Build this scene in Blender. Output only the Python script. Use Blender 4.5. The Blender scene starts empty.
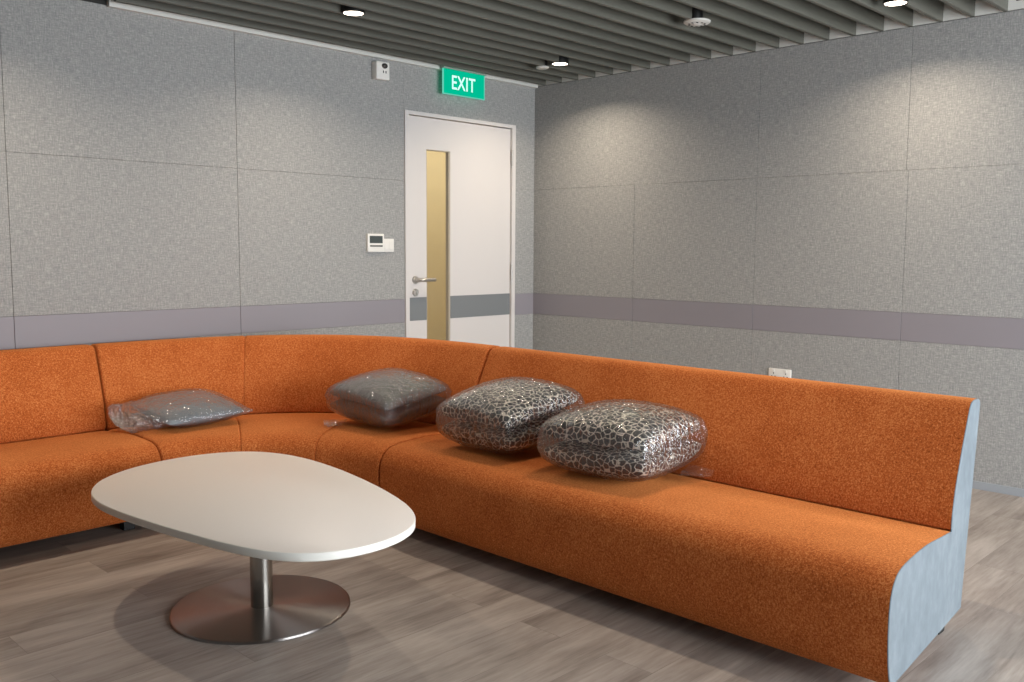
import bpy, bmesh, math, random
from mathutils import Vector, Matrix, noise
random.seed(4)
col = bpy.context.scene.collection
PI = math.pi

# ------------------------------------------------------------------ helpers
def srgb(r, g, b, k=1.0):
    f = lambda c: ((c/255)/12.92 if c/255 <= .04045 else ((c/255+.055)/1.055)**2.4)*k
    return (f(r), f(g), f(b), 1)

def wloc(o):
    v = Vector((0, 0, 0))
    while o: v += o.location; o = o.parent
    return v

def tag(o, label=None, cat=None, group=None, kind=None):
    if label: o['label'] = label
    if cat: o['category'] = cat
    if group: o['group'] = group
    if kind: o['kind'] = kind
    return o

def thing(name, loc, label, cat, group=None):
    o = bpy.data.objects.new(name, None); col.objects.link(o); o.location = loc
    o.empty_display_size = .1
    return tag(o, label, cat, group)

def obj(name, bm, mat, parent=None, smooth=None, loc=None):
    """bm holds world coordinates; it is moved into the frame of its parent"""
    bmesh.ops.recalc_face_normals(bm, faces=bm.faces[:])
    base = wloc(parent) if parent else Vector(loc or (0, 0, 0))
    bmesh.ops.translate(bm, verts=bm.verts[:], vec=-base)
    me = bpy.data.meshes.new(name); bm.to_mesh(me); bm.free()
    for m in (mat if isinstance(mat, (list, tuple)) else [mat]): me.materials.append(m)
    if smooth is not None:
        me.shade_smooth(); me.set_sharp_from_angle(angle=math.radians(smooth))
    o = bpy.data.objects.new(name, me); col.objects.link(o)
    if parent: o.parent = parent
    else: o.location = base
    return o

def struct(name, bm, mat, parent=None, **k):
    o = obj(name, bm, mat, parent, **k)
    if not parent: o['kind'] = 'structure'
    return o

def add_box(bm, x0, x1, y0, y1, z0, z1, bev=0, seg=2):
    r = bmesh.ops.create_cube(bm, size=1)
    bmesh.ops.scale(bm, verts=r['verts'], vec=(abs(x1-x0), abs(y1-y0), abs(z1-z0)))
    bmesh.ops.translate(bm, verts=r['verts'], vec=((x0+x1)/2, (y0+y1)/2, (z0+z1)/2))
    if bev:
        es = list({e for v in r['verts'] for e in v.link_edges})
        bmesh.ops.bevel(bm, geom=es, offset=bev, segments=seg, affect='EDGES', profile=.6)
    return bm

def box(*a, **k): return add_box(bmesh.new(), *a, **k)

def add_lathe(bm, prof, c, n=48, axis='z'):
    """prof: (radius, height) pairs"""
    rings = []
    for r, h in prof:
        ring = []
        for i in range(n):
            a = 2*PI*i/n
            p = (r*math.cos(a), r*math.sin(a), h)
            if axis == 'y': p = (p[0], -p[2], p[1])
            ring.append(bm.verts.new((c[0]+p[0], c[1]+p[1], c[2]+p[2])))
        rings.append(ring)
    for a, b in zip(rings, rings[1:]):
        for i in range(n): bm.faces.new((a[i], a[(i+1) % n], b[(i+1) % n], b[i]))
    if prof[0][0] > 0: bm.faces.new(rings[0][::-1])
    if prof[-1][0] > 0: bm.faces.new(rings[-1])
    bmesh.ops.remove_doubles(bm, verts=bm.verts[:], dist=1e-6)
    return bm
def lathe(*a, **k): return add_lathe(bmesh.new(), *a, **k)

def catmull(P, closed=False, n=6):
    out = []; L = len(P)
    rng = range(L) if closed else range(L-1)
    for i in rng:
        g = (lambda j: P[j % L]) if closed else (lambda j: P[max(0, min(L-1, j))])
        a, b, c, d = [Vector(g(i+k)) for k in (-1, 0, 1, 2)]
        for s in range(n):
            t = s/n
            out.append(.5*((2*b)+(c-a)*t+(2*a-5*b+4*c-d)*t*t+(3*b-a-3*c+d)*t**3))
    if not closed: out.append(Vector(P[-1]))
    return out

# ------------------------------------------------------------------ materials
class M:
    def __init__(s, name):
        s.m = bpy.data.materials.new(name); s.m.use_nodes = True
        s.t = s.m.node_tree; s.n = s.t.nodes; s.b = s.n['Principled BSDF']; s.out = s.n['Material Output']
    def new(s, typ, **k):
        q = s.n.new(typ)
        for a, v in k.items():
            if a.startswith('_'): q.inputs[a[1:].replace('_', ' ')].default_value = v
            else: setattr(q, a, v)
        return q
    def link(s, a, b): s.t.links.new(a, b)
    def set(s, **k):
        for a, v in k.items(): s.b.inputs[a.replace('_', ' ')].default_value = v
        return s
    def coord(s, scale=(1, 1, 1), kind='Object'):
        c = s.new('ShaderNodeTexCoord'); m = s.new('ShaderNodeMapping')
        m.inputs['Scale'].default_value = scale; s.link(c.outputs[kind], m.inputs['Vector']); return m.outputs[0]
    def noise(s, vec, scale, detail=3, rough=.5):
        q = s.new('ShaderNodeTexNoise'); q.inputs['Scale'].default_value = scale
        q.inputs['Detail'].default_value = detail; q.inputs['Roughness'].default_value = rough
        s.link(vec, q.inputs['Vector']); return q.outputs['Fac']
    def ramp(s, fac, stops):
        r = s.new('ShaderNodeValToRGB'); e = r.color_ramp.elements
        while len(e) < len(stops): e.new(.5)
        for el, (p, c) in zip(e, stops): el.position = p; el.color = c
        s.link(fac, r.inputs[0]); return r.outputs[0]
    def math(s, op, a, b=None, c=None):
        q = s.new('ShaderNodeMath', operation=op)
        for i, v in enumerate((a, b, c)):
            if v is None: continue
            if isinstance(v, (int, float)): q.inputs[i].default_value = v
            else: s.link(v, q.inputs[i])
        return q.outputs[0]
    def mix(s, fac, a, b, mode='MIX'):
        q = s.new('ShaderNodeMix', data_type='RGBA', blend_type=mode)
        for i, v in ((0, fac), (6, a), (7, b)):
            if isinstance(v, (int, float, tuple)): q.inputs[i].default_value = v
            else: s.link(v, q.inputs[i])
        return q.outputs[2]
    def bump(s, h, strength, dist=.01):
        q = s.new('ShaderNodeBump'); q.inputs['Strength'].default_value = strength
        q.inputs['Distance'].default_value = dist; s.link(h, q.inputs['Height'])
        s.link(q.outputs[0], s.b.inputs['Normal']); return q.outputs[0]

def plain(name, c, rough=.5, metal=0, **k):
    m = M(name); m.set(Base_Color=c, Roughness=rough, Metallic=metal); m.set(**k); return m.m

# heathered acoustic wall fabric
def wall_fabric(name, axis):
    m = M(name)
    a = (1, 1, 1)
    s1 = (24, 24, 210) ; s2 = (210, 210, 24)
    n1 = m.noise(m.coord(s1), 1, 2, .6); n2 = m.noise(m.coord(s2), 1, 2, .6)
    n3 = m.noise(m.coord((1, 1, 1)), 120, 2, .5)
    f = m.math('ADD', m.math('ADD', m.math('MULTIPLY', n1, .38), m.math('MULTIPLY', n2, .38)), m.math('MULTIPLY', n3, .24))
    c = m.ramp(f, [(.35, srgb(127, 129, 130)), (.50, srgb(151, 151, 149)), (.65, srgb(176, 176, 172))])
    m.link(c, m.b.inputs['Base Color']); m.set(Roughness=.95, Specular_IOR_Level=.15)
    m.bump(f, .12, .003); return m.m
fabric_wall = wall_fabric('wall_fabric', 0)
stripe_mat = plain('stripe_panel', srgb(136, 132, 138), .55)
groove_mat = plain('groove', srgb(112, 112, 113), .9)
baseboard_mat = plain('baseboard_grey', srgb(150, 156, 162), .45)
paint_light = plain('painted_edge', srgb(205, 205, 199), .6)
white_paint = plain('white_paint', srgb(208, 204, 201), .4)
white_plastic = plain('white_plastic', srgb(226, 224, 218), .35)
offwhite = plain('detector_plastic', srgb(196, 194, 188), .45)
black_mat = plain('black_plastic', srgb(14, 14, 14), .5)
dark_void = plain('dark_void', srgb(44, 44, 42), .9)
steel = plain('satin_steel', srgb(196, 192, 186), .38, 1.0)
door_stripe = plain('door_stripe', srgb(118, 122, 124), .5)
cream = plain('cream_wall', srgb(226, 212, 178), .8)

def slat_material():
    m = M('slat_grey'); n = m.noise(m.coord((3, 40, 40)), 1, 3)
    c = m.ramp(n, [(.3, srgb(84, 84, 76)), (.7, srgb(95, 94, 86))])
    m.link(c, m.b.inputs['Base Color']); m.set(Roughness=.55); return m.m
slat_mat = slat_material()

def floor_material():
    m = M('wood_planks'); v = m.coord()
    br = m.new('ShaderNodeTexBrick', offset=.37, offset_frequency=2)
    for k, q in dict(Scale=1.0, Mortar_Size=.0011, Mortar_Smooth=.3, Bias=0, Brick_Width=1.25, Row_Height=.18).items():
        br.inputs[k.replace('_', ' ')].default_value = q
    br.inputs['Color1'].default_value = (.12, .12, .12, 1); br.inputs['Color2'].default_value = (.88, .88, .88, 1)
    br.inputs['Mortar'].default_value = (.5, .5, .5, 1)
    m.link(v, br.inputs['Vector'])
    # grain, shifted from plank to plank
    add = m.new('ShaderNodeVectorMath', operation='MULTIPLY_ADD'); m.link(br.outputs['Color'], add.inputs[0])
    add.inputs[1].default_value = (9, 5, 3); m.link(v, add.inputs[2])
    mp = m.new('ShaderNodeMapping'); mp.inputs['Scale'].default_value = (1.6, 8, 1); m.link(add.outputs[0], mp.inputs['Vector'])
    g1 = m.noise(mp.outputs[0], 1.0, 5, .6)
    mp2 = m.new('ShaderNodeMapping'); mp2.inputs['Scale'].default_value = (7, 90, 1); m.link(add.outputs[0], mp2.inputs['Vector'])
    g2 = m.noise(mp2.outputs[0], 1.0, 3, .6)
    f = m.math('ADD', m.math('MULTIPLY', g1, .74), m.math('MULTIPLY', g2, .26))
    base = m.ramp(f, [(.30, srgb(112, 101, 94)), (.44, srgb(144, 134, 126)), (.58, srgb(167, 157, 149)), (.74, srgb(188, 179, 170))])
    tone = m.ramp(br.outputs['Color'], [(0, (.91, .905, .90, 1)), (1, (1.06, 1.06, 1.05, 1))])
    c = m.mix(1.0, base, tone, 'MULTIPLY')
    c = m.mix(m.math('MULTIPLY', br.outputs['Fac'], .35), c, srgb(70, 62, 58))
    m.link(c, m.b.inputs['Base Color'])
    m.link(m.ramp(f, [(.3, (.5, .5, .5, 1)), (.7, (.36, .36, .36, 1))]), m.b.inputs['Roughness'])
    m.set(Specular_IOR_Level=.4)
    h = m.math('SUBTRACT', m.math('MULTIPLY', f, .4), br.outputs['Fac'])
    m.bump(h, .25, .002); return m.m
floor_mat = floor_material()

def orange_material():
    m = M('orange_chenille')
    n1 = m.noise(m.coord((330, 330, 110)), 1, 2, .6); n2 = m.noise(m.coord((160, 160, 330)), 1, 2, .6)
    n3 = m.noise(m.coord(), 4, 3, .5); n4 = m.noise(m.coord(), 150, 2)
    f = m.math('ADD', m.math('ADD', m.math('MULTIPLY', n1, .34), m.math('MULTIPLY', n2, .26)),
               m.math('ADD', m.math('MULTIPLY', n3, .12), m.math('MULTIPLY', n4, .28)))
    c = m.ramp(f, [(.38, srgb(130, 60, 22)), (.5, srgb(179, 94, 43)), (.62, srgb(212, 135, 80))])
    m.link(c, m.b.inputs['Base Color'])
    m.set(Roughness=.9, Specular_IOR_Level=.15, Sheen_Weight=.45, Sheen_Roughness=.45, Sheen_Tint=srgb(255, 170, 95))
    m.bump(f, .5, .006); return m.m
orange = orange_material()

def vinyl_material():
    m = M('blue_grey_vinyl')
    n = m.noise(m.coord((1, 1, .8)), 7, 5, .65); n2 = m.noise(m.coord((1, 1, .6)), 30, 3, .6)
    f = m.math('ADD', m.math('MULTIPLY', n, .6), m.math('MULTIPLY', n2, .4))
    c = m.ramp(f, [(.3, srgb(92, 101, 107)), (.52, srgb(106, 115, 121)), (.72, srgb(122, 130, 135))])
    m.link(c, m.b.inputs['Base Color']); m.set(Roughness=.6, Specular_IOR_Level=.3); m.bump(f, .1, .003); return m.m
vinyl = vinyl_material()

def laminate_material():
    m = M('cream_laminate'); n = m.noise(m.coord(), 600, 2)
    c = m.ramp(n, [(.3, srgb(231, 224, 218)), (.7, srgb(237, 231, 225))])
    m.link(c, m.b.inputs['Base Color']); m.set(Roughness=.42, Specular_IOR_Level=.4); return m.m
laminate = laminate_material()
edge_mat = plain('table_edge_band', srgb(232, 230, 222), .4)

def brushed_disc():
    m = M('brushed_steel_disc'); v = m.coord()
    sep = m.new('ShaderNodeSeparateXYZ'); m.link(v, sep.inputs[0])
    r = m.math('SQRT', m.math('ADD', m.math('POWER', sep.outputs[0], 2), m.math('POWER', sep.outputs[1], 2)))
    cmb = m.new('ShaderNodeCombineXYZ'); m.link(m.math('MULTIPLY', r, 420), cmb.inputs[0])
    n = m.noise(cmb.outputs[0], 1, 3, .7)
    m.link(m.ramp(n, [(.3, (.28, .28, .28, 1)), (.7, (.42, .42, .42, 1))]), m.b.inputs['Roughness'])
    m.set(Base_Color=srgb(158, 153, 150), Metallic=1, Anisotropic=.9, Anisotropic_Rotation=.25)
    t = m.new('ShaderNodeTangent', direction_type='RADIAL', axis='Z'); m.link(t.outputs[0], m.b.inputs['Tangent'])
    return m.m
disc_mat = brushed_disc()
column_mat = plain('polished_column_steel', srgb(178, 174, 168), .22, 1.0)

def grey_cushion_material(nm='grey_cushion_cloth', a=srgb(84, 86, 90), b=srgb(116, 118, 122)):
    m = M(nm); n = m.noise(m.coord((1, 1, 1)), 160, 3, .6)
    c = m.ramp(n, [(.3, a), (.7, b)])
    m.link(c, m.b.inputs['Base Color']); m.set(Roughness=.9); m.bump(n, .2, .003); return m.m
def pebble_material():
    m = M('pebble_print_cloth'); v0 = m.coord()
    nd = m.new('ShaderNodeTexNoise'); nd.inputs['Scale'].default_value = 30; m.link(v0, nd.inputs['Vector'])
    ad = m.new('ShaderNodeVectorMath', operation='MULTIPLY_ADD'); m.link(nd.outputs['Color'], ad.inputs[0])
    ad.inputs[1].default_value = (.012, .012, .012); m.link(v0, ad.inputs[2])
    vo = m.new('ShaderNodeTexVoronoi', feature='DISTANCE_TO_EDGE'); vo.inputs['Scale'].default_value = 41
    vo.inputs['Randomness'].default_value = .8; m.link(ad.outputs[0], vo.inputs['Vector'])
    vc = m.new('ShaderNodeTexVoronoi', feature='F1'); vc.inputs['Scale'].default_value = 41
    vc.inputs['Randomness'].default_value = .8; m.link(ad.outputs[0], vc.inputs['Vector'])
    br = m.noise(v0, 70, 2)
    thr = m.math('MULTIPLY_ADD', br, .17, -.028)
    line = m.math('LESS_THAN', vo.outputs['Distance'], thr)
    cell = m.ramp(vc.outputs['Color'], [(.2, srgb(26, 26, 28)), (.8, srgb(50, 50, 53))])
    c = m.mix(line, cell, srgb(226, 219, 205))
    m.link(c, m.b.inputs['Base Color']); m.set(Roughness=.85); return m.m
grey_cloth = grey_cushion_material('grey_cushion_cloth', srgb(82, 80, 80), srgb(110, 107, 106)); blue_cloth = grey_cushion_material('blue_grey_cushion_cloth', srgb(112, 122, 130), srgb(134, 143, 150)); pebble_cloth = pebble_material()

def film_material():
    m = M('clear_plastic_film'); m.n.remove(m.b)
    v = m.coord()
    n1 = m.noise(m.coord((24, 24, 9)), 1, 4, .65); n2 = m.noise(v, 75, 3, .6)
    n3 = m.noise(m.coord((60, 60, 14)), 1, 2, .5)
    h = m.math('ADD', m.math('MULTIPLY', n1, 1.0), m.math('ADD', m.math('MULTIPLY', n2, .22), m.math('MULTIPLY', n3, .4)))
    bp = m.new('ShaderNodeBump'); bp.inputs['Strength'].default_value = 1.0; bp.inputs['Distance'].default_value = .022
    m.link(h, bp.inputs['Height'])
    g = m.new('ShaderNodeBsdfGlossy'); g.inputs['Roughness'].default_value = .10; g.inputs['Color'].default_value = (1, 1, 1, 1)
    m.link(bp.outputs[0], g.inputs['Normal'])
    t = m.new('ShaderNodeBsdfTransparent'); t.inputs['Color'].default_value = (.95, .95, .95, 1)
    d = m.new('ShaderNodeBsdfDiffuse'); d.inputs['Color'].default_value = srgb(205, 205, 208)
    fr = m.new('ShaderNodeFresnel'); fr.inputs['IOR'].default_value = 1.5; m.link(bp.outputs[0], fr.inputs['Normal'])
    f = m.math('MINIMUM', m.math('MULTIPLY_ADD', fr.outputs[0], 1.6, .04), .75)
    mx0 = m.new('ShaderNodeMixShader'); mx0.inputs[0].default_value = .035
    m.link(t.outputs[0], mx0.inputs[1]); m.link(d.outputs[0], mx0.inputs[2])
    mx = m.new('ShaderNodeMixShader'); m.link(f, mx.inputs[0]); m.link(mx0.outputs[0], mx.inputs[1]); m.link(g.outputs[0], mx.inputs[2])
    m.link(mx.outputs[0], m.out.inputs['Surface']); return m.m
film = film_material()

def glass_pane_material():
    m = M('door_glass'); m.n.remove(m.b)
    t = m.new('ShaderNodeBsdfTransparent'); t.inputs['Color'].default_value = (.93, .94, .92, 1)
    g = m.new('ShaderNodeBsdfGlossy'); g.inputs['Roughness'].default_value = .03
    fr = m.new('ShaderNodeFresnel'); fr.inputs['IOR'].default_value = 1.45
    mx = m.new('ShaderNodeMixShader'); m.link(m.math('MULTIPLY', fr.outputs[0], .6), mx.inputs[0]); m.link(t.outputs[0], mx.inputs[1]); m.link(g.outputs[0], mx.inputs[2])
    m.link(mx.outputs[0], m.out.inputs['Surface']); return m.m
glass = glass_pane_material()

def emit(name, c, s):
    m = M(name); m.n.remove(m.b); e = m.new('ShaderNodeEmission'); e.inputs[0].default_value = c; e.inputs[1].default_value = s
    m.link(e.outputs[0], m.out.inputs['Surface']); return m.m
lamp_glow = emit('lamp_glow', (1, .86, .72, 1), 9)
exit_green = emit('exit_sign_green', srgb(0, 190, 148), 1.0)
exit_edge = emit('exit_sign_edge', srgb(110, 215, 190), .9)
exit_white = emit('exit_sign_letters', srgb(205, 255, 240), 1.15)

# ------------------------------------------------------------------ setting
ZC = 2.446; XL = -8.0; YF = -6.6; ZT = 2.95
struct('floor', box(XL, 3.0, YF, 1.6, -.1, 0), floor_mat)

# door hole in the left wall
DX0, DX1, DZ = -1.252, -.213, 2.143       # outer edge of the frame
bm = bmesh.new()
add_box(bm, XL-.15, DX0+.02, .012, .13, 0, ZT)
add_box(bm, DX1-.02, .15, .012, .13, 0, ZT)
add_box(bm, DX0+.02, DX1-.02, .012, .13, DZ-.02, ZT)
wl = struct('wall_left', bm, groove_mat)
rows = [(.0, .755, fabric_wall), (.755, .912, stripe_mat), (.912, 1.687, fabric_wall), (1.687, ZC, fabric_wall)]
G = .0009
XJ = [-7.22, -6.03, -4.838, -3.646, -2.454, DX0]
XJ = [XL] + XJ
for a, b in zip(XJ, XJ[1:]):
    for z0, z1, mt in rows:
        nm = 'stripe_panel' if mt is stripe_mat else 'fabric_panel'
        struct(nm, box(a+G, b-(G if b != DX0 else 0), 0, .012, z0+G*.5, z1-G*.5, bev=.0012, seg=1), mt, wl)
for z0, z1, mt in rows[:3]+[(1.687, DZ, fabric_wall)]:
    nm = 'stripe_panel' if mt is stripe_mat else 'fabric_panel'
    struct(nm, box(DX1, 0, 0, .012, z0+G*.5, z1-(G*.5 if z1 < 2 else 0)), mt, wl)
struct('fabric_panel', box(DX0, 0, 0, .012, DZ, ZC), fabric_wall, wl)
bm = box(XL, 0, .0, .012, ZC, ZT); struct('upper_wall', bm, dark_void, wl)

wr = struct('wall_right', box(.012, .13, YF, .012, 0, ZT), groove_mat)
YJ = [0, -.935, -1.86, -2.772, -3.69, -4.61, -5.53, YF]
for z0, z1, mt in rows:
    yj = [0, -1.86, -2.76, -4.61, -6.0, YF] if z0 > 1.6 else YJ
    for a, b in zip(yj, yj[1:]):
        nm = 'stripe_panel' if mt is stripe_mat else 'fabric_panel'
        struct(nm, box(0, .012, b+G, a-(G if a else 0), z0+G*.5, z1-G*.5, bev=.0012, seg=1), mt, wr)
struct('upper_wall', box(.0, .012, -3.26, 0, ZC+.004, ZT), paint_light, wr)
struct('upper_wall', box(.0, .012, YF, -3.26, ZC+.004, ZC+.045), paint_light, wr)
struct('upper_wall', box(.0, .012, YF, -3.26, ZC+.045, ZT), black_mat, wr)
struct('trim_1', box(-3.15, 0, -.030, 0, ZC-.010, ZC+.030, bev=.001), paint_light)
struct('baseboard_right', box(-.008, 0, YF, 0, 0, .042, bev=.001), baseboard_mat)
bm = box(XL, DX0, -.008, 0, 0, .042, bev=.001); add_box(bm, DX1, -.008, -.008, 0, 0, .042, bev=.001)
struct('baseboard_left', bm, baseboard_mat)

# other walls, out of the photo; daylight enters through the front wall's windows
plaster = plain('room_plaster', srgb(176, 174, 170), .9)
struct('wall_back', box(XL-.15, XL, YF, 0, 0, ZT), plaster)
W = [(-4.0, -2.2), (-2.1, -.15)]; WZ0, WZ1 = .25, 2.2
bm = bmesh.new()
add_box(bm, XL, .15, YF-.2, YF, 0, WZ0); add_box(bm, XL, .15, YF-.2, YF, WZ1, ZT)
edges = [XL] + [v for w in W for v in w] + [.15]
for a, b in zip(edges[0::2], edges[1::2]): add_box(bm, a, b, YF-.2, YF, WZ0, WZ1)
struct('wall_front', bm, plaster)
for i, (a, b) in enumerate(W):
    bm = bmesh.new()
    for x in (a, (a+b)/2-.02, b-.04): add_box(bm, x, x+.04, YF-.12, YF-.07, WZ0, WZ1)
    for z in (WZ0, WZ1-.04): add_box(bm, a, b, YF-.12, YF-.07, z, z+.04)
    struct('window_%d' % (i+1), bm, white_paint)

# slatted ceiling
ce = struct('ceiling', box(XL, .15, YF, .12, ZT, ZT+.1), dark_void)
SP = .1557
for k in range(21):
    y = -.111 - SP*k
    for x0, x1 in ((-3.15, -.001), (-7.95, -3.25)):
        struct('slat', box(x0, x1, y, y+.021, ZC+.001, ZC+.135, bev=.0015, seg=1), slat_mat, ce)
struct('slat_rail', box(-3.245, -3.155, -3.27, -.002, ZC+.02, ZC+.12), black_mat, ce)

# ------------------------------------------------------------------ door
LX0, LX1, LZ1 = -1.216, -.252, 2.113
VX0, VX1, VZ0, VZ1 = -1.058, -.842, .42, 1.908
bm = bmesh.new(); y0, y1 = .006, .048
add_box(bm, LX0, VX0, y0, y1, .008, LZ1); add_box(bm, VX1, LX1, y0, y1, .008, LZ1)
add_box(bm, VX0, VX1, y0, y1, .008, VZ0); add_box(bm, VX0, VX1, y0, y1, VZ1, LZ1)
dr = struct('door_1', bm, white_paint)
bm = bmesh.new()
for a, b in ((LX0, VX0), (VX1, LX1)): add_box(bm, a, b, .0045, .006, .762, .918)
struct('door_stripe', bm, door_stripe, dr)
struct('glass_pane', box(VX0, VX1, .038, .042, VZ0, VZ1), glass, dr)
bm = bmesh.new(); gm = plain('glazing_bead', srgb(176, 166, 148), .5)
add_box(bm, VX0, VX0+.006, .008, .038, VZ0, VZ1); add_box(bm, VX1-.014, VX1, .008, .038, VZ0, VZ1)
add_box(bm, VX0, VX1, .008, .038, VZ1-.006, VZ1); add_box(bm, VX0, VX1, .008, .038, VZ0, VZ0+.006)
struct('glazing_bead', bm, gm, dr)
bm = bmesh.new()
add_box(bm, DX0, LX0-.004, -.012, .13, 0, DZ, bev=.002); add_box(bm, LX1+.004, DX1, -.012, .13, 0, DZ, bev=.002)
add_box(bm, LX0-.004, LX1+.004, -.012, .13, LZ1+.006, DZ, bev=.002)
struct('door_frame', bm, white_paint, dr)
def tube(bm, pts, r, n=16):
    rings = []
    for i, p in enumerate(pts):
        p = Vector(p); d = (Vector(pts[min(i+1, len(pts)-1)])-Vector(pts[max(i-1, 0)])).normalized()
        a = d.orthogonal().normalized() if i == 0 else (rings_a - d*rings_a.dot(d)).normalized()
        rings_a = a; b = d.cross(a)
        rings.append([bm.verts.new(p+(a*math.cos(2*PI*k/n)+b*math.sin(2*PI*k/n))*r) for k in range(n)])
    for A, B in zip(rings, rings[1:]):
        for k in range(n): bm.faces.new((A[k], A[(k+1) % n], B[(k+1) % n], B[k]))
    bm.faces.new(rings[0][::-1]); bm.faces.new(rings[-1]); return bm
hx, hz = -1.158, 1.036
bm = lathe([(.0, 0), (.027, 0), (.027, .007), (.024, .010), (.012, .010), (.012, .012), (0, .012)], (hx, .006, hz), 32, 'y')
tube(bm, catmull([(hx, -.004, hz), (hx, -.035, hz), (hx+.006, -.048, hz), (hx+.022, -.053, hz), (hx+.09, -.053, hz), (hx+.128, -.053, hz)], n=5), .0115)
struct('door_handle', bm, steel, dr, smooth=40)
bm = lathe([(0, 0), (.026, 0), (.026, .006), (.023, .009), (0, .009)], (hx, .006, .952), 32, 'y')
add_box(bm, hx-.004, hx+.004, -.022, -.002, .937, .967, bev=.003)
struct('lock_thumbturn', bm, steel, dr, smooth=40)
for z in (1.907, 1.073, .25):
    bm = bmesh.new()
    for k in range(3): add_lathe(bm, [(.008, -.058+.039*k), (.008, -.0205+.039*k)], (LX1+.002, -.013, z), 16)
    struct('hinge', bm, steel, dr, smooth=40)

# corridor beyond the door
bm = box(-2.2, 3.0, 1.5, 1.6, 0, 2.6); struct('wall_corridor', bm, cream)
bm = bmesh.new(); add_box(bm, -2.3, -2.2, .13, 1.6, 0, 2.6); add_box(bm, 2.9, 3.0, .13, 1.5, 0, 2.6); add_box(bm, .13, 2.9, .03, .13, 0, 2.6)
struct('wall_corridor_end', bm, cream)
struct('ceiling_corridor', box(-2.2, 3.0, .13, 1.6, 2.6, 2.7), white_paint)

# ------------------------------------------------------------------ sofa
CX, CY, R0 = -3.36, -1.55, .68
def rho(u, th):
    n = 2 + .78*max(0, min(1, u/.55)); R = R0+u
    return R/((abs(math.cos(th))**n+abs(math.sin(th))**n)**(1/n))
def path(t, u):
    if t <= 0: return (CX+R0+u, CY+t)
    if t >= 1: return (CX-(t-1), CY+R0+u)
    th = t*PI/2; r = rho(u, th); return (CX+r*math.cos(th), CY+r*math.sin(th))
def t_seam(u):
    ys = -1.615+.125*u
    if ys <= CY: return ys-CY
    return math.asin((ys-CY)/(R0+u))/(PI/2)
seat_top = catmull([(0, .066), (-.020, .095), (-.036, .15), (-.044, .21), (-.046, .275), (-.036, .33), (-.006, .368), (.04, .386), (.12, .392), (.22, .393), (.32, .389), (.44, .377), (.52, .370), (.556, .366)], n=4)
seat_prof = [tuple(p) for p in seat_top] + [(.585, .34), (.60, .28), (.60, .066)]
back_top = catmull([(.556, .374), (.558, .42), (.579, .496), (.606, .556), (.631, .608), (.660, .662), (.690, .715), (.706, .742), (.724, .757), (.75, .763), (.785, .763), (.815, .760), (.832, .750), (.836, .735)], n=3)
back_prof = [tuple(p) for p in back_top] + [(.815, .60), (.79, .453), (.755, .25), (.725, .066), (.606, .066), (.606, .28), (.590, .345)]
def offset_prof(prof, d):
    out = []; n = len(prof)
    for i in range(n):
        a, b, c = Vector(prof[i-1]), Vector(prof[i]), Vector(prof[(i+1) % n])
        t = (c-a)
        if t.length < 1e-9: out.append(b); continue
        t.normalize(); nrm = Vector((t.y, -t.x))      # profile runs so that this points inward
        out.append(b+nrm*d)
    return out
def swept(prof, rows):
    """rows: list of (func t(u), inset)"""
    bm = bmesh.new(); rings = []
    for tf, ins in rows:
        pr = offset_prof(prof, ins) if ins else [Vector(p) for p in prof]
        ring = []
        for u, z in pr:
            x, y = path(tf(u), u); ring.append(bm.verts.new((x, y, z)))
        rings.append(ring)
    n = len(prof)
    for a, b in zip(rings, rings[1:]):
        for i in range(n): bm.faces.new((a[i], a[(i+1) % n], b[(i+1) % n], b[i]))
    bm.faces.new(rings[0]); bm.faces.new(rings[-1][::-1])
    return bm
RB = .014
def rows_for(t0, t1, n, round0=True, round1=True, grooves=(), L=1.0):
    """t0, t1 are functions of u; L: metres per unit of t"""
    dist = (.0, .0015, .004, .008, .014)
    length = L*abs(t1(.3)-t0(.3)); rows = []
    ins = lambda d: RB*(1-math.sqrt(max(0, 1-(1-min(1, d/RB))**2)))
    fr = [(i/n, 0) for i in range(1, n)]
    gs = []
    for g in grooves:
        for dd, i in ((-.012, 0), (-.006, .001), (-.0025, .0035), (0, .006), (.0025, .0035), (.006, .001), (.012, 0)): gs.append((g+dd/length, i))
    fr = [(f, i) for f, i in fr if all(abs(f-g) > .014/length for g in grooves)]
    ends = [(d/length, ins(d)) for d in dist] if round0 else [(0, 0)]
    e2 = [(1-d/length, ins(d)) for d in dist] if round1 else [(1, 0)]
    allf = sorted(ends+[q for q in fr+gs if .016/length < q[0] < 1-.016/length]+e2)
    for f, i in allf: rows.append(((lambda u, f=f: t0(u)+(t1(u)-t0(u))*f), i))
    return rows
EPS = .0015
y_end = lambda u: (-3.829+.083*u)-CY
END = .004
def sofa_section(root, t0, t1, n, r0, r1, grooves=(), L=1.0):
    s = obj('seat', swept(seat_prof, rows_for(t0, t1, n, r0, r1, grooves, L)), orange, root, smooth=40)
    b = obj('backrest', swept(back_prof, rows_for(t0, t1, n, r0, r1, [g-.02 for g in grooves if g > .5], L)), orange, root, smooth=40)
    return s, b
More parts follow.
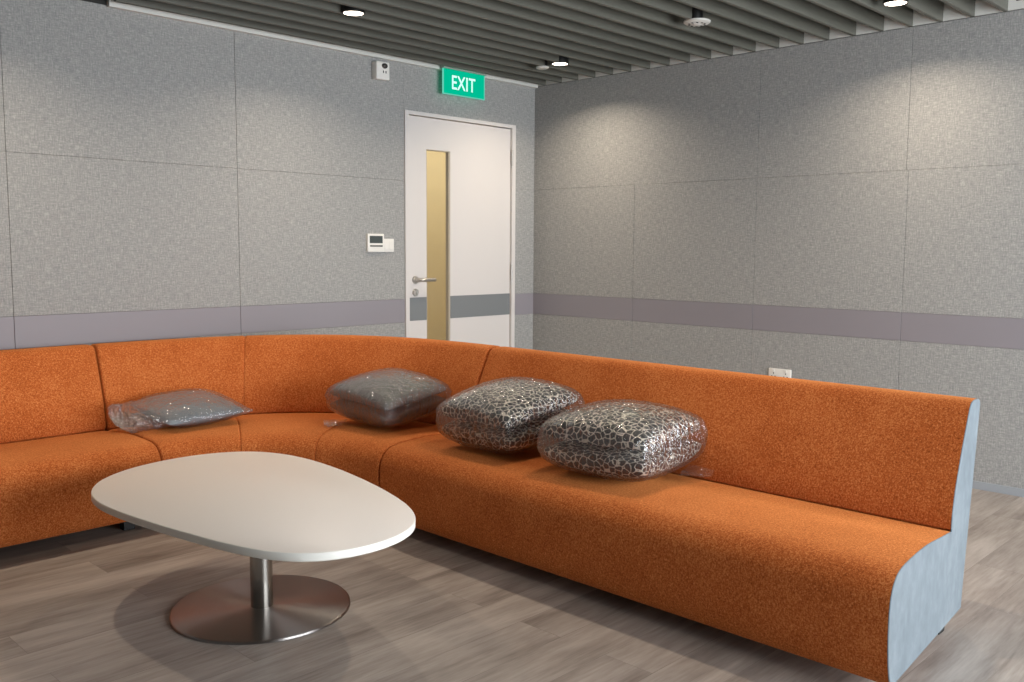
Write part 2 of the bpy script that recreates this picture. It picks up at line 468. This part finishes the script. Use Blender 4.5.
def end_panel(root, tf, sgn):
    # grey end: full outline of seat and backrest
    outline = [tuple(p) for p in seat_top] + [tuple(p) for p in back_top[1:]] + [(.815, .60), (.79, .453), (.755, .25), (.725, .063), (0.0, .063)]
    bm = bmesh.new(); rings = []
    for off, ins in ((0, 0), (sgn*(END-.002), 0), (sgn*END, .002)):
        pr = offset_prof(outline, ins) if ins else [Vector(p) for p in outline]
        rings.append([bm.verts.new((*path(tf(u)+off, u), z)) for u, z in pr])
    n = len(outline)
    for a, b in zip(rings, rings[1:]):
        for i in range(n): bm.faces.new((a[i], a[(i+1) % n], b[(i+1) % n], b[i]))
    bm.faces.new(rings[0]); bm.faces.new(rings[-1][::-1])
    return obj('end_panel', bm, vinyl, root, smooth=35)
def foot(root, x, y):
    bm = box(x-.025, x+.025, y-.025, y+.025, 0, .067, bev=.003)
    return obj('foot', bm, black_mat, root)

sr = thing('sofa_section', (-2.25, -2.7, 0), 'long straight orange sofa section with a blue-grey end, along the right wall', 'sofa', None)
sofa_section(sr, lambda u: t_seam(u)-EPS, lambda u: y_end(u)+END, 14, True, False)
tag(end_panel(sr, lambda u: y_end(u)+END, -1), 'blue-grey vinyl end panel')
for y in (-1.75, -2.75, -3.72):
    for x in (-2.44, -2.05): foot(sr, x, y)
sc_ = thing('sofa_section', (-2.6, -.9, 0), 'curved orange corner sofa section joining the two straight sections', 'sofa')
lsm = lambda u: .016*max(0, min(1, (u-.5)/.25))
sofa_section(sc_, lambda u: t_seam(u)+EPS, lambda u: 1-EPS-lsm(u), 36, True, True, (.36, .68), 1.9)
for th in (10, 45, 80):
    for u in (.12, .60):
        a = math.radians(th); r = rho(u, a)-.02; foot(sc_, CX+r*math.cos(a), CY+r*math.sin(a))
sl = thing('sofa_section', (-4.4, -.5, 0), 'straight orange sofa section along the left wall, cut off by the left photo edge', 'sofa')
sofa_section(sl, lambda u: 1+EPS-lsm(u), lambda u: 1+2.2, 14, True, False)
tag(end_panel(sl, lambda u: 1+2.2, 1), 'blue-grey vinyl end panel')
for x in (-3.46, -4.45, -5.45):
    for y in (-.76, -.24): foot(sl, x, y)

# ------------------------------------------------------------------ coffee table
TC = (-3.515, -1.985); TZ0, TZ = .386, .412
tb = thing('coffee_table', (TC[0], TC[1], 0), 'low coffee table with a rounded egg-shaped cream top on a brushed steel pedestal', 'table')
out = [(-0.418,0.400),(-0.322,0.548),(-0.206,0.632),(-0.060,0.678),(0.101,0.682),(0.222,0.652),(0.312,0.586),(0.374,0.482),(0.398,0.330),(0.388,0.127),(0.355,-0.094),(0.306,-0.318),(0.256,-0.480),(0.204,-0.586),(0.130,-0.658),(0.046,-0.696),(-0.051,-0.709),(-0.140,-0.700),(-0.213,-0.668),(-0.271,-0.615),(-0.312,-0.535),(-0.344,-0.415),(-0.376,-0.247),(-0.408,-0.031),(-0.424,0.124),(-0.434,0.279)]
sm = out
for _ in range(2):
    sm = [((sm[i-1][0]+2*sm[i][0]+sm[(i+1) % len(sm)][0])/4, (sm[i-1][1]+2*sm[i][1]+sm[(i+1) % len(sm)][1])/4) for i in range(len(sm))]
sm = [(x*1.045, y*1.03) for x, y in sm]
cur = catmull(sm, closed=True, n=6)
bm = bmesh.new(); rings = []
cen = sum((Vector(p) for p in cur), Vector((0, 0)))/len(cur)
for z, k in ((TZ0, .004), (TZ0+.003, .0), (TZ-.003, .0), (TZ-.0008, .001), (TZ, .003)):
    rings.append([bm.verts.new((TC[0]+p.x-(p-cen).normalized().x*k, TC[1]+p.y-(p-cen).normalized().y*k, z)) for p in cur])
n = len(cur)
for a, b in zip(rings, rings[1:]):
    for i in range(n): bm.faces.new((a[i], a[(i+1) % n], b[(i+1) % n], b[i]))
bm.faces.new(rings[0][::-1]); topf = bm.faces.new(rings[-1])
for f in bm.faces: f.material_index = 1
topf.material_index = 0
obj('table_top', bm, [laminate, edge_mat], tb, smooth=50)
bm = lathe([(0, .376), (.11, .376), (.11, .3855), (0, .3855)], (TC[0], TC[1], 0), 40)
obj('mounting_plate', bm, black_mat, tb, smooth=40)
bm = lathe([(.038, .0125), (.038, .376)], (TC[0], TC[1], 0), 64)
obj('column', bm, column_mat, tb, smooth=40)
bm = lathe([(.300, .0), (.303, .002), (.303, .007), (.301, .0095), (.297, .0105), (.045, .0125), (0, .0125)], (TC[0], TC[1], 0), 128)
obj('base_disc', bm, disc_mat, tb, smooth=40)

# ------------------------------------------------------------------ cushions in plastic
def xf(c, yaw, tilt, roll=0):
    return Matrix.Translation(c) @ Matrix.Rotation(yaw, 4, 'Z') @ Matrix.Rotation(tilt, 4, 'Y') @ Matrix.Rotation(roll, 4, 'X')
def grid_vals(n): return [math.sin(PI/2*(2*i/n-1))*.55+(2*i/n-1)*.45 for i in range(n+1)]
def plan(u, v, a, b, bow=.03):
    k = 1-.055*(u*v)**4
    return a*u*(1-bow*(1-v*v))*k, b*v*(1-bow*(1-u*u))*k
def pillow(mat4, a, b, zc, up, dn, seed, N=30, pw=.33):
    bm = bmesh.new(); g = grid_vals(N); T = {}
    for side, hh in ((1, up), (-1, -dn)):
        for i, u in enumerate(g):
            for j, v in enumerate(g):
                border = i in (0, N) or j in (0, N)
                if border and side == -1: T[side, i, j] = T[1, i, j]; continue
                f = max(0, (1-u*u)*(1-v*v))**pw
                x, y = plan(u, v, a, b)
                nz = .05*noise.noise(Vector((x*9+seed, y*9, side)))
                z = zc+hh*f*(1+nz)
                T[side, i, j] = bm.verts.new(mat4 @ Vector((x, y, z)))
        for i in range(N):
            for j in range(N):
                bm.faces.new([T[side, i, j], T[side, i+1, j], T[side, i+1, j+1], T[side, i, j+1]])
    return bm
def bag(mat4, a, b, z0, z1, up, dn, seed, N=44, pw=.34, crumple=.007, tail=None):
    """film around the pack: top and bottom domes and a low upright side between z0 and z1"""
    bm = bmesh.new(); g = grid_vals(N); T = {}
    for side, zz, hh in ((1, z1, up), (-1, z0, -dn)):
        for i, u in enumerate(g):
            for j, v in enumerate(g):
                f = max(0, (1-u*u)*(1-v*v))**pw
                x, y = plan(u, v, a, b, .02)
                w = noise.noise(Vector((x*22+seed, y*22, side*3)))*.6+noise.noise(Vector((x*60, y*60+seed, side)))*.4
                z = zz+hh*f+side*(.004+crumple*abs(w))
                T[side, i, j] = bm.verts.new(mat4 @ Vector((x, y, z)))
        for i in range(N):
            for j in range(N):
                bm.faces.new([T[side, i, j], T[side, i+1, j], T[side, i+1, j+1], T[side, i, j+1]])
    rim = [(i, 0) for i in range(N)]+[(N, j) for j in range(N)]+[(i, N) for i in range(N, 0, -1)]+[(0, j) for j in range(N, 0, -1)]
    inv = mat4.inverted(); K = 4; cols_ = []
    for (i, j) in rim:
        A, B = inv @ T[-1, i, j].co, inv @ T[1, i, j].co; cc = [T[-1, i, j]]
        for k in range(1, K):
            p = A.lerp(B, k/K); d = Vector((p.x, p.y, 0)).normalized()
            w = noise.noise(Vector((p.x*30+seed, p.y*30, p.z*50)))
            cc.append(bm.verts.new(mat4 @ (p+d*(.006+.008*w))))
        cc.append(T[1, i, j]); cols_.append(cc)
    m_ = len(cols_)
    for q in range(m_):
        A, B = cols_[q], cols_[(q+1) % m_]
        for k in range(K): bm.faces.new((A[k], B[k], B[k+1], A[k+1]))
    if tail:
        (tx, ty), (dx, dy), ln, wd, tz = tail
        d = Vector((dx, dy, 0)).normalized(); s = Vector((-d.y, d.x, 0)); prev = None
        for k in range(8):
            row = []
            for j in range(9):
                q = (j/8-.5)*wd*(1-.35*(k/7))
                w = noise.noise(Vector((k*.6+seed, j*.7, 0)))
                p = Vector((tx, ty, tz))+d*(ln*k/7)+s*q+Vector((0, 0, .008*w-.004*k/7))
                row.append(bm.verts.new(mat4 @ p))
            if prev:
                for j in range(8): bm.faces.new((prev[j], prev[j+1], row[j+1], row[j]))
            prev = row
    return bm

def pack(c, yaw, tilt, roll, a, h, seed, cloth, where, cname, tail=None):
    """two cushions one on the other inside one clear bag"""
    Mx = xf(c, yaw, tilt, roll)
    base = Vector(c)
    zu, zl = h*.27, -h*.27
    lo = obj('cushion', pillow(Mx, a, a, zl, h*.265, h*.72, seed), cloth, None, smooth=60, loc=base+Vector((0, 0, -h)))
    up = obj('cushion', pillow(Mx, a*.99, a*.99, zu, h*.72, h*.265, seed+7), cloth, None, smooth=60, loc=base)
    tag(lo, 'lower %s cushion of the pair in %s' % (cname, where), 'cushion', 'paired cushions in plastic')
    tag(up, 'upper %s cushion of the pair in %s' % (cname, where), 'cushion', 'paired cushions in plastic')
    bg = obj('plastic_bag', bag(Mx, a+.010, a+.010, zl*1.1, zu*1.1, h*.73, h*.72, seed, tail=tail), film, None, smooth=70, loc=base)
    return bg
b3 = pack((-2.352, -2.655, .530), math.radians(5), math.radians(-2), 0, .232, .128, 1.3, pebble_cloth, 'the nearest bag, right of the other bags', 'dark pebble-print',
          tail=((.09, -.21), (.25, -1), .11, .16, -.108))
tag(b3, 'clear plastic bag round two pebble-print cushions, nearest the grey sofa end', 'plastic bag', 'plastic bags round cushions')
b2 = pack((-2.345, -2.043, .546), math.radians(-2), math.radians(-9), 0, .226, .126, 5.1, pebble_cloth, 'the middle bag, beside the plain grey pair', 'dark pebble-print')
tag(b2, 'clear plastic bag round two pebble-print cushions, beside the plain grey pair', 'plastic bag', 'plastic bags round cushions')
b1 = pack((-2.365, -1.235, .527), math.radians(4), math.radians(-7), math.radians(5), .214, .102, 9.4, grey_cloth, 'the bag on the curved corner seat', 'plain grey',
          tail=((-.22, .14), (-.6, -.5), .08, .12, -.09))
tag(b1, 'clear plastic bag round two plain grey cushions on the curved corner', 'plastic bag', 'plastic bags round cushions')

# single cushion in a long bag
Mx = xf((-3.060, -.550, .470), math.radians(3), math.radians(-2), math.radians(8))
cu = obj('cushion', pillow(Mx, .205, .20, 0, .060, .060, 3.3, pw=.5), blue_cloth, None, smooth=60, loc=(-3.05, -.53, .40))
tag(cu, 'single plain grey cushion lying flat in plastic, left of all the pairs', 'cushion')
def long_bag(mat4, a, b, ext, up, seed, N=54):
    bm = bmesh.new(); T = {}
    for side in (1, -1):
        for i in range(N+1):
            s = i/N; x = -a-ext+s*(2*a+ext+.02)
            for j in range(N//2+1):
                v = math.sin(PI/2*(4*j/N-1))
                u = max(-1, min(1, x/(a+.01)))
                f = (max(0, 1-u*u)**.5)*(max(0, 1-v*v)**.5)
                out_ = max(0, min(1, (-x-a*.55)/(ext)))
                wdt = b*(1-.30*out_)
                y = v*wdt
                w = noise.noise(Vector((x*20+seed, y*20, side*2)))*.6+noise.noise(Vector((x*55, y*55+seed, side)))*.4
                open_ = .048*min(1, out_*1.2)*(max(0, 1-v*v)**.4)
                hh = max(up*f, open_)
                z = side*(hh+.004+.006*abs(w)*(1 if abs(v) < .99 else 0))+.010*out_*w
                if i == 0: x += .02*w
                T[side, i, j] = bm.verts.new(mat4 @ Vector((x, y, z)))
        for i in range(N):
            for j in range(N//2):
                bm.faces.new([T[side, i, j], T[side, i+1, j], T[side, i+1, j+1], T[side, i, j+1]])
    for j in (0, N//2):
        for i in range(N): bm.faces.new([T[1, i, j], T[1, i+1, j], T[-1, i+1, j], T[-1, i, j]])
    for j in range(N//2): bm.faces.new([T[1, N, j], T[1, N, j+1], T[-1, N, j+1], T[-1, N, j]])
    return bm
lb = obj('plastic_bag', long_bag(Mx, .213, .205, .12, .064, 2.2), film, None, smooth=70, loc=(-3.05, -.53, .40))
tag(lb, 'long clear plastic bag with an empty crumpled end, round the single grey cushion', 'plastic bag', 'plastic bags round cushions')

# ------------------------------------------------------------------ wall and ceiling fittings
def downlight(x, y, label):
    t = thing('downlight', (x, y, ZC), label, 'ceiling light', 'downlights between the ceiling slats')
    bm = lathe([(.052, .006), (.053, .0), (.056, -.002), (.058, .0), (.058, .09), (.045, .11), (0, .11), (0, .10), (.046, .09), (.052, .006)], (x, y, ZC), 40)
    obj('housing', bm, black_mat, t, smooth=40)
    bm = lathe([(0, -.002), (.030, -.002), (.050, .001), (.050, .008), (0, .008)], (x, y, ZC), 40)
    obj('lens', bm, lamp_glow, t, smooth=40)
    l = bpy.data.lights.new('downlight_beam', 'AREA'); l.shape = 'DISK'; l.size = .09; l.spread = math.radians(142); l.energy = DLE; l.color = (1, .84, .66)
    lo = bpy.data.objects.new('beam', l); col.objects.link(lo); lo.parent = t; lo.location = (0, 0, -.006)
DLE = 11
downlight(-2.211, -.773, 'lit round downlight over the corner sofa, nearest the top left')
downlight(-.519, -.701, 'lit round downlight beside the small detector, in the room corner')
downlight(-.529, -2.875, 'lit round downlight at the top right, close to the right wall')
for x, y in ((-2.211, -2.9), (-3.9, -.77)):
    downlight(x, y, 'round downlight in the slat ceiling above the seating, outside the photo')
t = thing('smoke_detector', (-.877, -1.973, ZC), 'wide round white ceiling detector without light, between the corner and right downlights', 'smoke detector')
obj('mounting_box', lathe([(.040, .0), (.040, .10), (0, .10)], (-.895, -1.973, ZC), 32), black_mat, t, smooth=40)
bm = lathe([(0, -.020), (.022, -.019), (.024, -.016), (.060, -.012), (.070, -.006), (.070, .002), (0, .002)], (-.877, -1.973, ZC), 48)
obj('cover', bm, offwhite, t, smooth=30)
for k in range(10):
    a = 2*PI*k/10; cx_, cy_ = -.877+.042*math.cos(a), -1.973+.042*math.sin(a)
    obj('vent_slot', box(cx_-.006, cx_+.006, cy_-.003, cy_+.003, ZC-.0165, ZC-.011), dark_void, t)
t = thing('sprinkler_cover', (-.518, -.545, ZC), 'small flat round white ceiling disc beside the lit corner downlight', 'ceiling detector')
obj('mounting_box', lathe([(.036, .0), (.036, .10), (0, .10)], (-.518, -.545, ZC), 32), black_mat, t, smooth=40)
obj('cover', lathe([(0, -.010), (.036, -.009), (.043, -.004), (.043, .002), (0, .002)], (-.518, -.545, ZC), 40), offwhite, t, smooth=30)

# exit sign
t = thing('exit_sign', (-.766, -.06, 2.272), 'green illuminated EXIT sign hanging above the white door', 'exit sign')
X0, X1, Z0, Z1 = -.971, -.585, 2.274, 2.440
obj('panel', box(X0+.006, X1-.006, -.066, -.058, Z0+.006, Z1, bev=.001), exit_green, t)
bm = bmesh.new()
add_box(bm, X0, X0+.006, -.067, -.057, Z0, Z1); add_box(bm, X1-.006, X1, -.067, -.057, Z0, Z1); add_box(bm, X0, X1, -.067, -.057, Z0, Z0+.006)
obj('panel_edge', bm, exit_edge, t)
obj('lamp_housing', box(X0-.004, X1+.004, -.080, -.040, Z1, Z1+.022, bev=.003), plain('sign_housing', srgb(150, 165, 155), .4), t)
cu_ = bpy.data.curves.new('exit_text', 'FONT'); cu_.body = 'EXIT'; cu_.size = 1; cu_.extrude = .01; cu_.space_character = 1.05; cu_.offset = .012
tmp = bpy.data.objects.new('exit_text', cu_); col.objects.link(tmp)
dg = bpy.context.evaluated_depsgraph_get(); me = bpy.data.meshes.new_from_object(tmp.evaluated_get(dg))
bm = bmesh.new(); bm.from_mesh(me); bpy.data.objects.remove(tmp); bpy.data.meshes.remove(me)
xs = [v.co.x for v in bm.verts]; ys = [v.co.y for v in bm.verts]; zs = [v.co.z for v in bm.verts]
for v in bm.verts:
    fx = (v.co.x-min(xs))/(max(xs)-min(xs)); fy = (v.co.y-min(ys))/(max(ys)-min(ys)); fz = (v.co.z-min(zs))/(max(zs)-min(zs))
    v.co = Vector((X0+.080+fx*.215, -.0665-.001*fz, Z0+.038+fy*.092))
obj('letters', bm, exit_white, t)

# ceiling-edge sensor box on the left wall
t = thing('wall_sensor', (-1.46, 0, 2.305), 'small white sensor box with dark lens, high on the wall near the EXIT sign', 'sensor')
bm = box(-1.512, -1.408, -.055, 0, 2.300, 2.412, bev=.010, seg=3); obj('body', bm, white_plastic, t, smooth=40)
bm = bmesh.new(); bmesh.ops.create_uvsphere(bm, u_segments=24, v_segments=14, radius=.021); bmesh.ops.scale(bm, verts=bm.verts[:], vec=(1.05, .7, .8))
bmesh.ops.translate(bm, verts=bm.verts[:], vec=(-1.450, -.056, 2.385))
obj('lens', bm, plain('sensor_lens', srgb(60, 58, 56), .12), t, smooth=40)
for x in (-1.463, -1.443): obj('vent_slot', box(x, x+.006, -.057, -.054, 2.340, 2.355), dark_void, t)

# thermostat and switch
t = thing('thermostat', (-1.497, 0, 1.222), 'white wall thermostat with a dark screen, left of the door', 'thermostat')
obj('body', box(-1.566, -1.436, -.020, 0, 1.222, 1.338, bev=.005), white_plastic, t, smooth=40)
obj('screen', box(-1.552, -1.450, -.0215, -.019, 1.278, 1.324), plain('lcd_screen', srgb(74, 80, 80), .25), t)
obj('button_slot', box(-1.550, -1.450, -.0215, -.019, 1.256, 1.264), dark_void, t)
t = thing('light_switch', (-1.390, 0, 1.222), 'plain white light switch touching the right side of the thermostat', 'switch')
obj('plate', box(-1.4345, -1.348, -.009, 0, 1.222, 1.307, bev=.003), white_plastic, t, smooth=40)
for k in range(2): obj('rocker', box(-1.424+.034*k, -1.392+.034*k, -.012, -.009, 1.238, 1.291, bev=.001), white_plastic, t)

t = thing('wall_outlet', (0, -2.06, .445), 'white double wall socket just above the backrest on the right wall', 'socket')
obj('plate', box(-.009, 0, -2.134, -1.986, .445, .530, bev=.003), white_plastic, t, smooth=40)
for yc in (-2.10, -2.02):
    for dy, dz, w, h in ((0, .014, .004, .009), (-.011, -.004, .008, .004), (.011, -.004, .008, .004)):
        obj('socket_hole', box(-.0098, -.0085, yc+dy-w/2, yc+dy+w/2, .487+dz-h/2, .487+dz+h/2), black_mat, t)
    obj('socket_switch', box(-.013, -.009, yc-.008, yc+.008, .511, .523, bev=.001), white_plastic, t)

# ------------------------------------------------------------------ light
w = bpy.data.worlds.new('World'); bpy.context.scene.world = w; w.use_nodes = True
bg = w.node_tree.nodes['Background']; bg.inputs[0].default_value = (.90, .95, 1.0, 1); bg.inputs[1].default_value = 16.5
for i, (a, b) in enumerate(W):
    l = bpy.data.lights.new('window_portal', 'AREA'); l.shape = 'RECTANGLE'; l.size = b-a; l.size_y = WZ1-WZ0
    l.cycles.is_portal = True
    o = bpy.data.objects.new('window_portal', l); col.objects.link(o); o.location = ((a+b)/2, YF-.05, (WZ0+WZ1)/2)
    o.rotation_euler = (PI/2, 0, 0)      # faces into the room (+y)
l = bpy.data.lights.new('corridor_lamp', 'AREA'); l.size = 3.5; l.size_y = .8; l.shape = 'RECTANGLE'; l.energy = 40; l.color = (1, .89, .72)
o = bpy.data.objects.new('corridor_lamp', l); col.objects.link(o); o.location = (.5, .75, 2.58)

# ------------------------------------------------------------------ camera (solved from the photograph)
sc = bpy.context.scene
cam = bpy.data.cameras.new('camera'); co = bpy.data.objects.new('camera', cam); col.objects.link(co); sc.camera = co
cam.sensor_width = 36; cam.lens = 918.005*36/1024; cam.clip_start = .05
pi_, ro, ya = [math.radians(v) for v in (5.7612, .3583, 45.8702)]
F = Vector((math.sin(ya)*math.cos(pi_), math.cos(ya)*math.cos(pi_), -math.sin(pi_)))
R_ = Vector((math.cos(ya), -math.sin(ya), 0)); U_ = R_.cross(F)
R2 = R_*math.cos(ro)+U_*math.sin(ro); U2 = -R_*math.sin(ro)+U_*math.cos(ro)
m = Matrix((R2, U2, -F)).transposed().to_4x4(); m.translation = Vector((-5.127, -4.7516, 1.25)); co.matrix_world = m
vs = sc.view_settings; vs.view_transform = 'Standard'; vs.look = 'None'; vs.gamma = 1; vs.exposure = 0; vs.use_curve_mapping = False
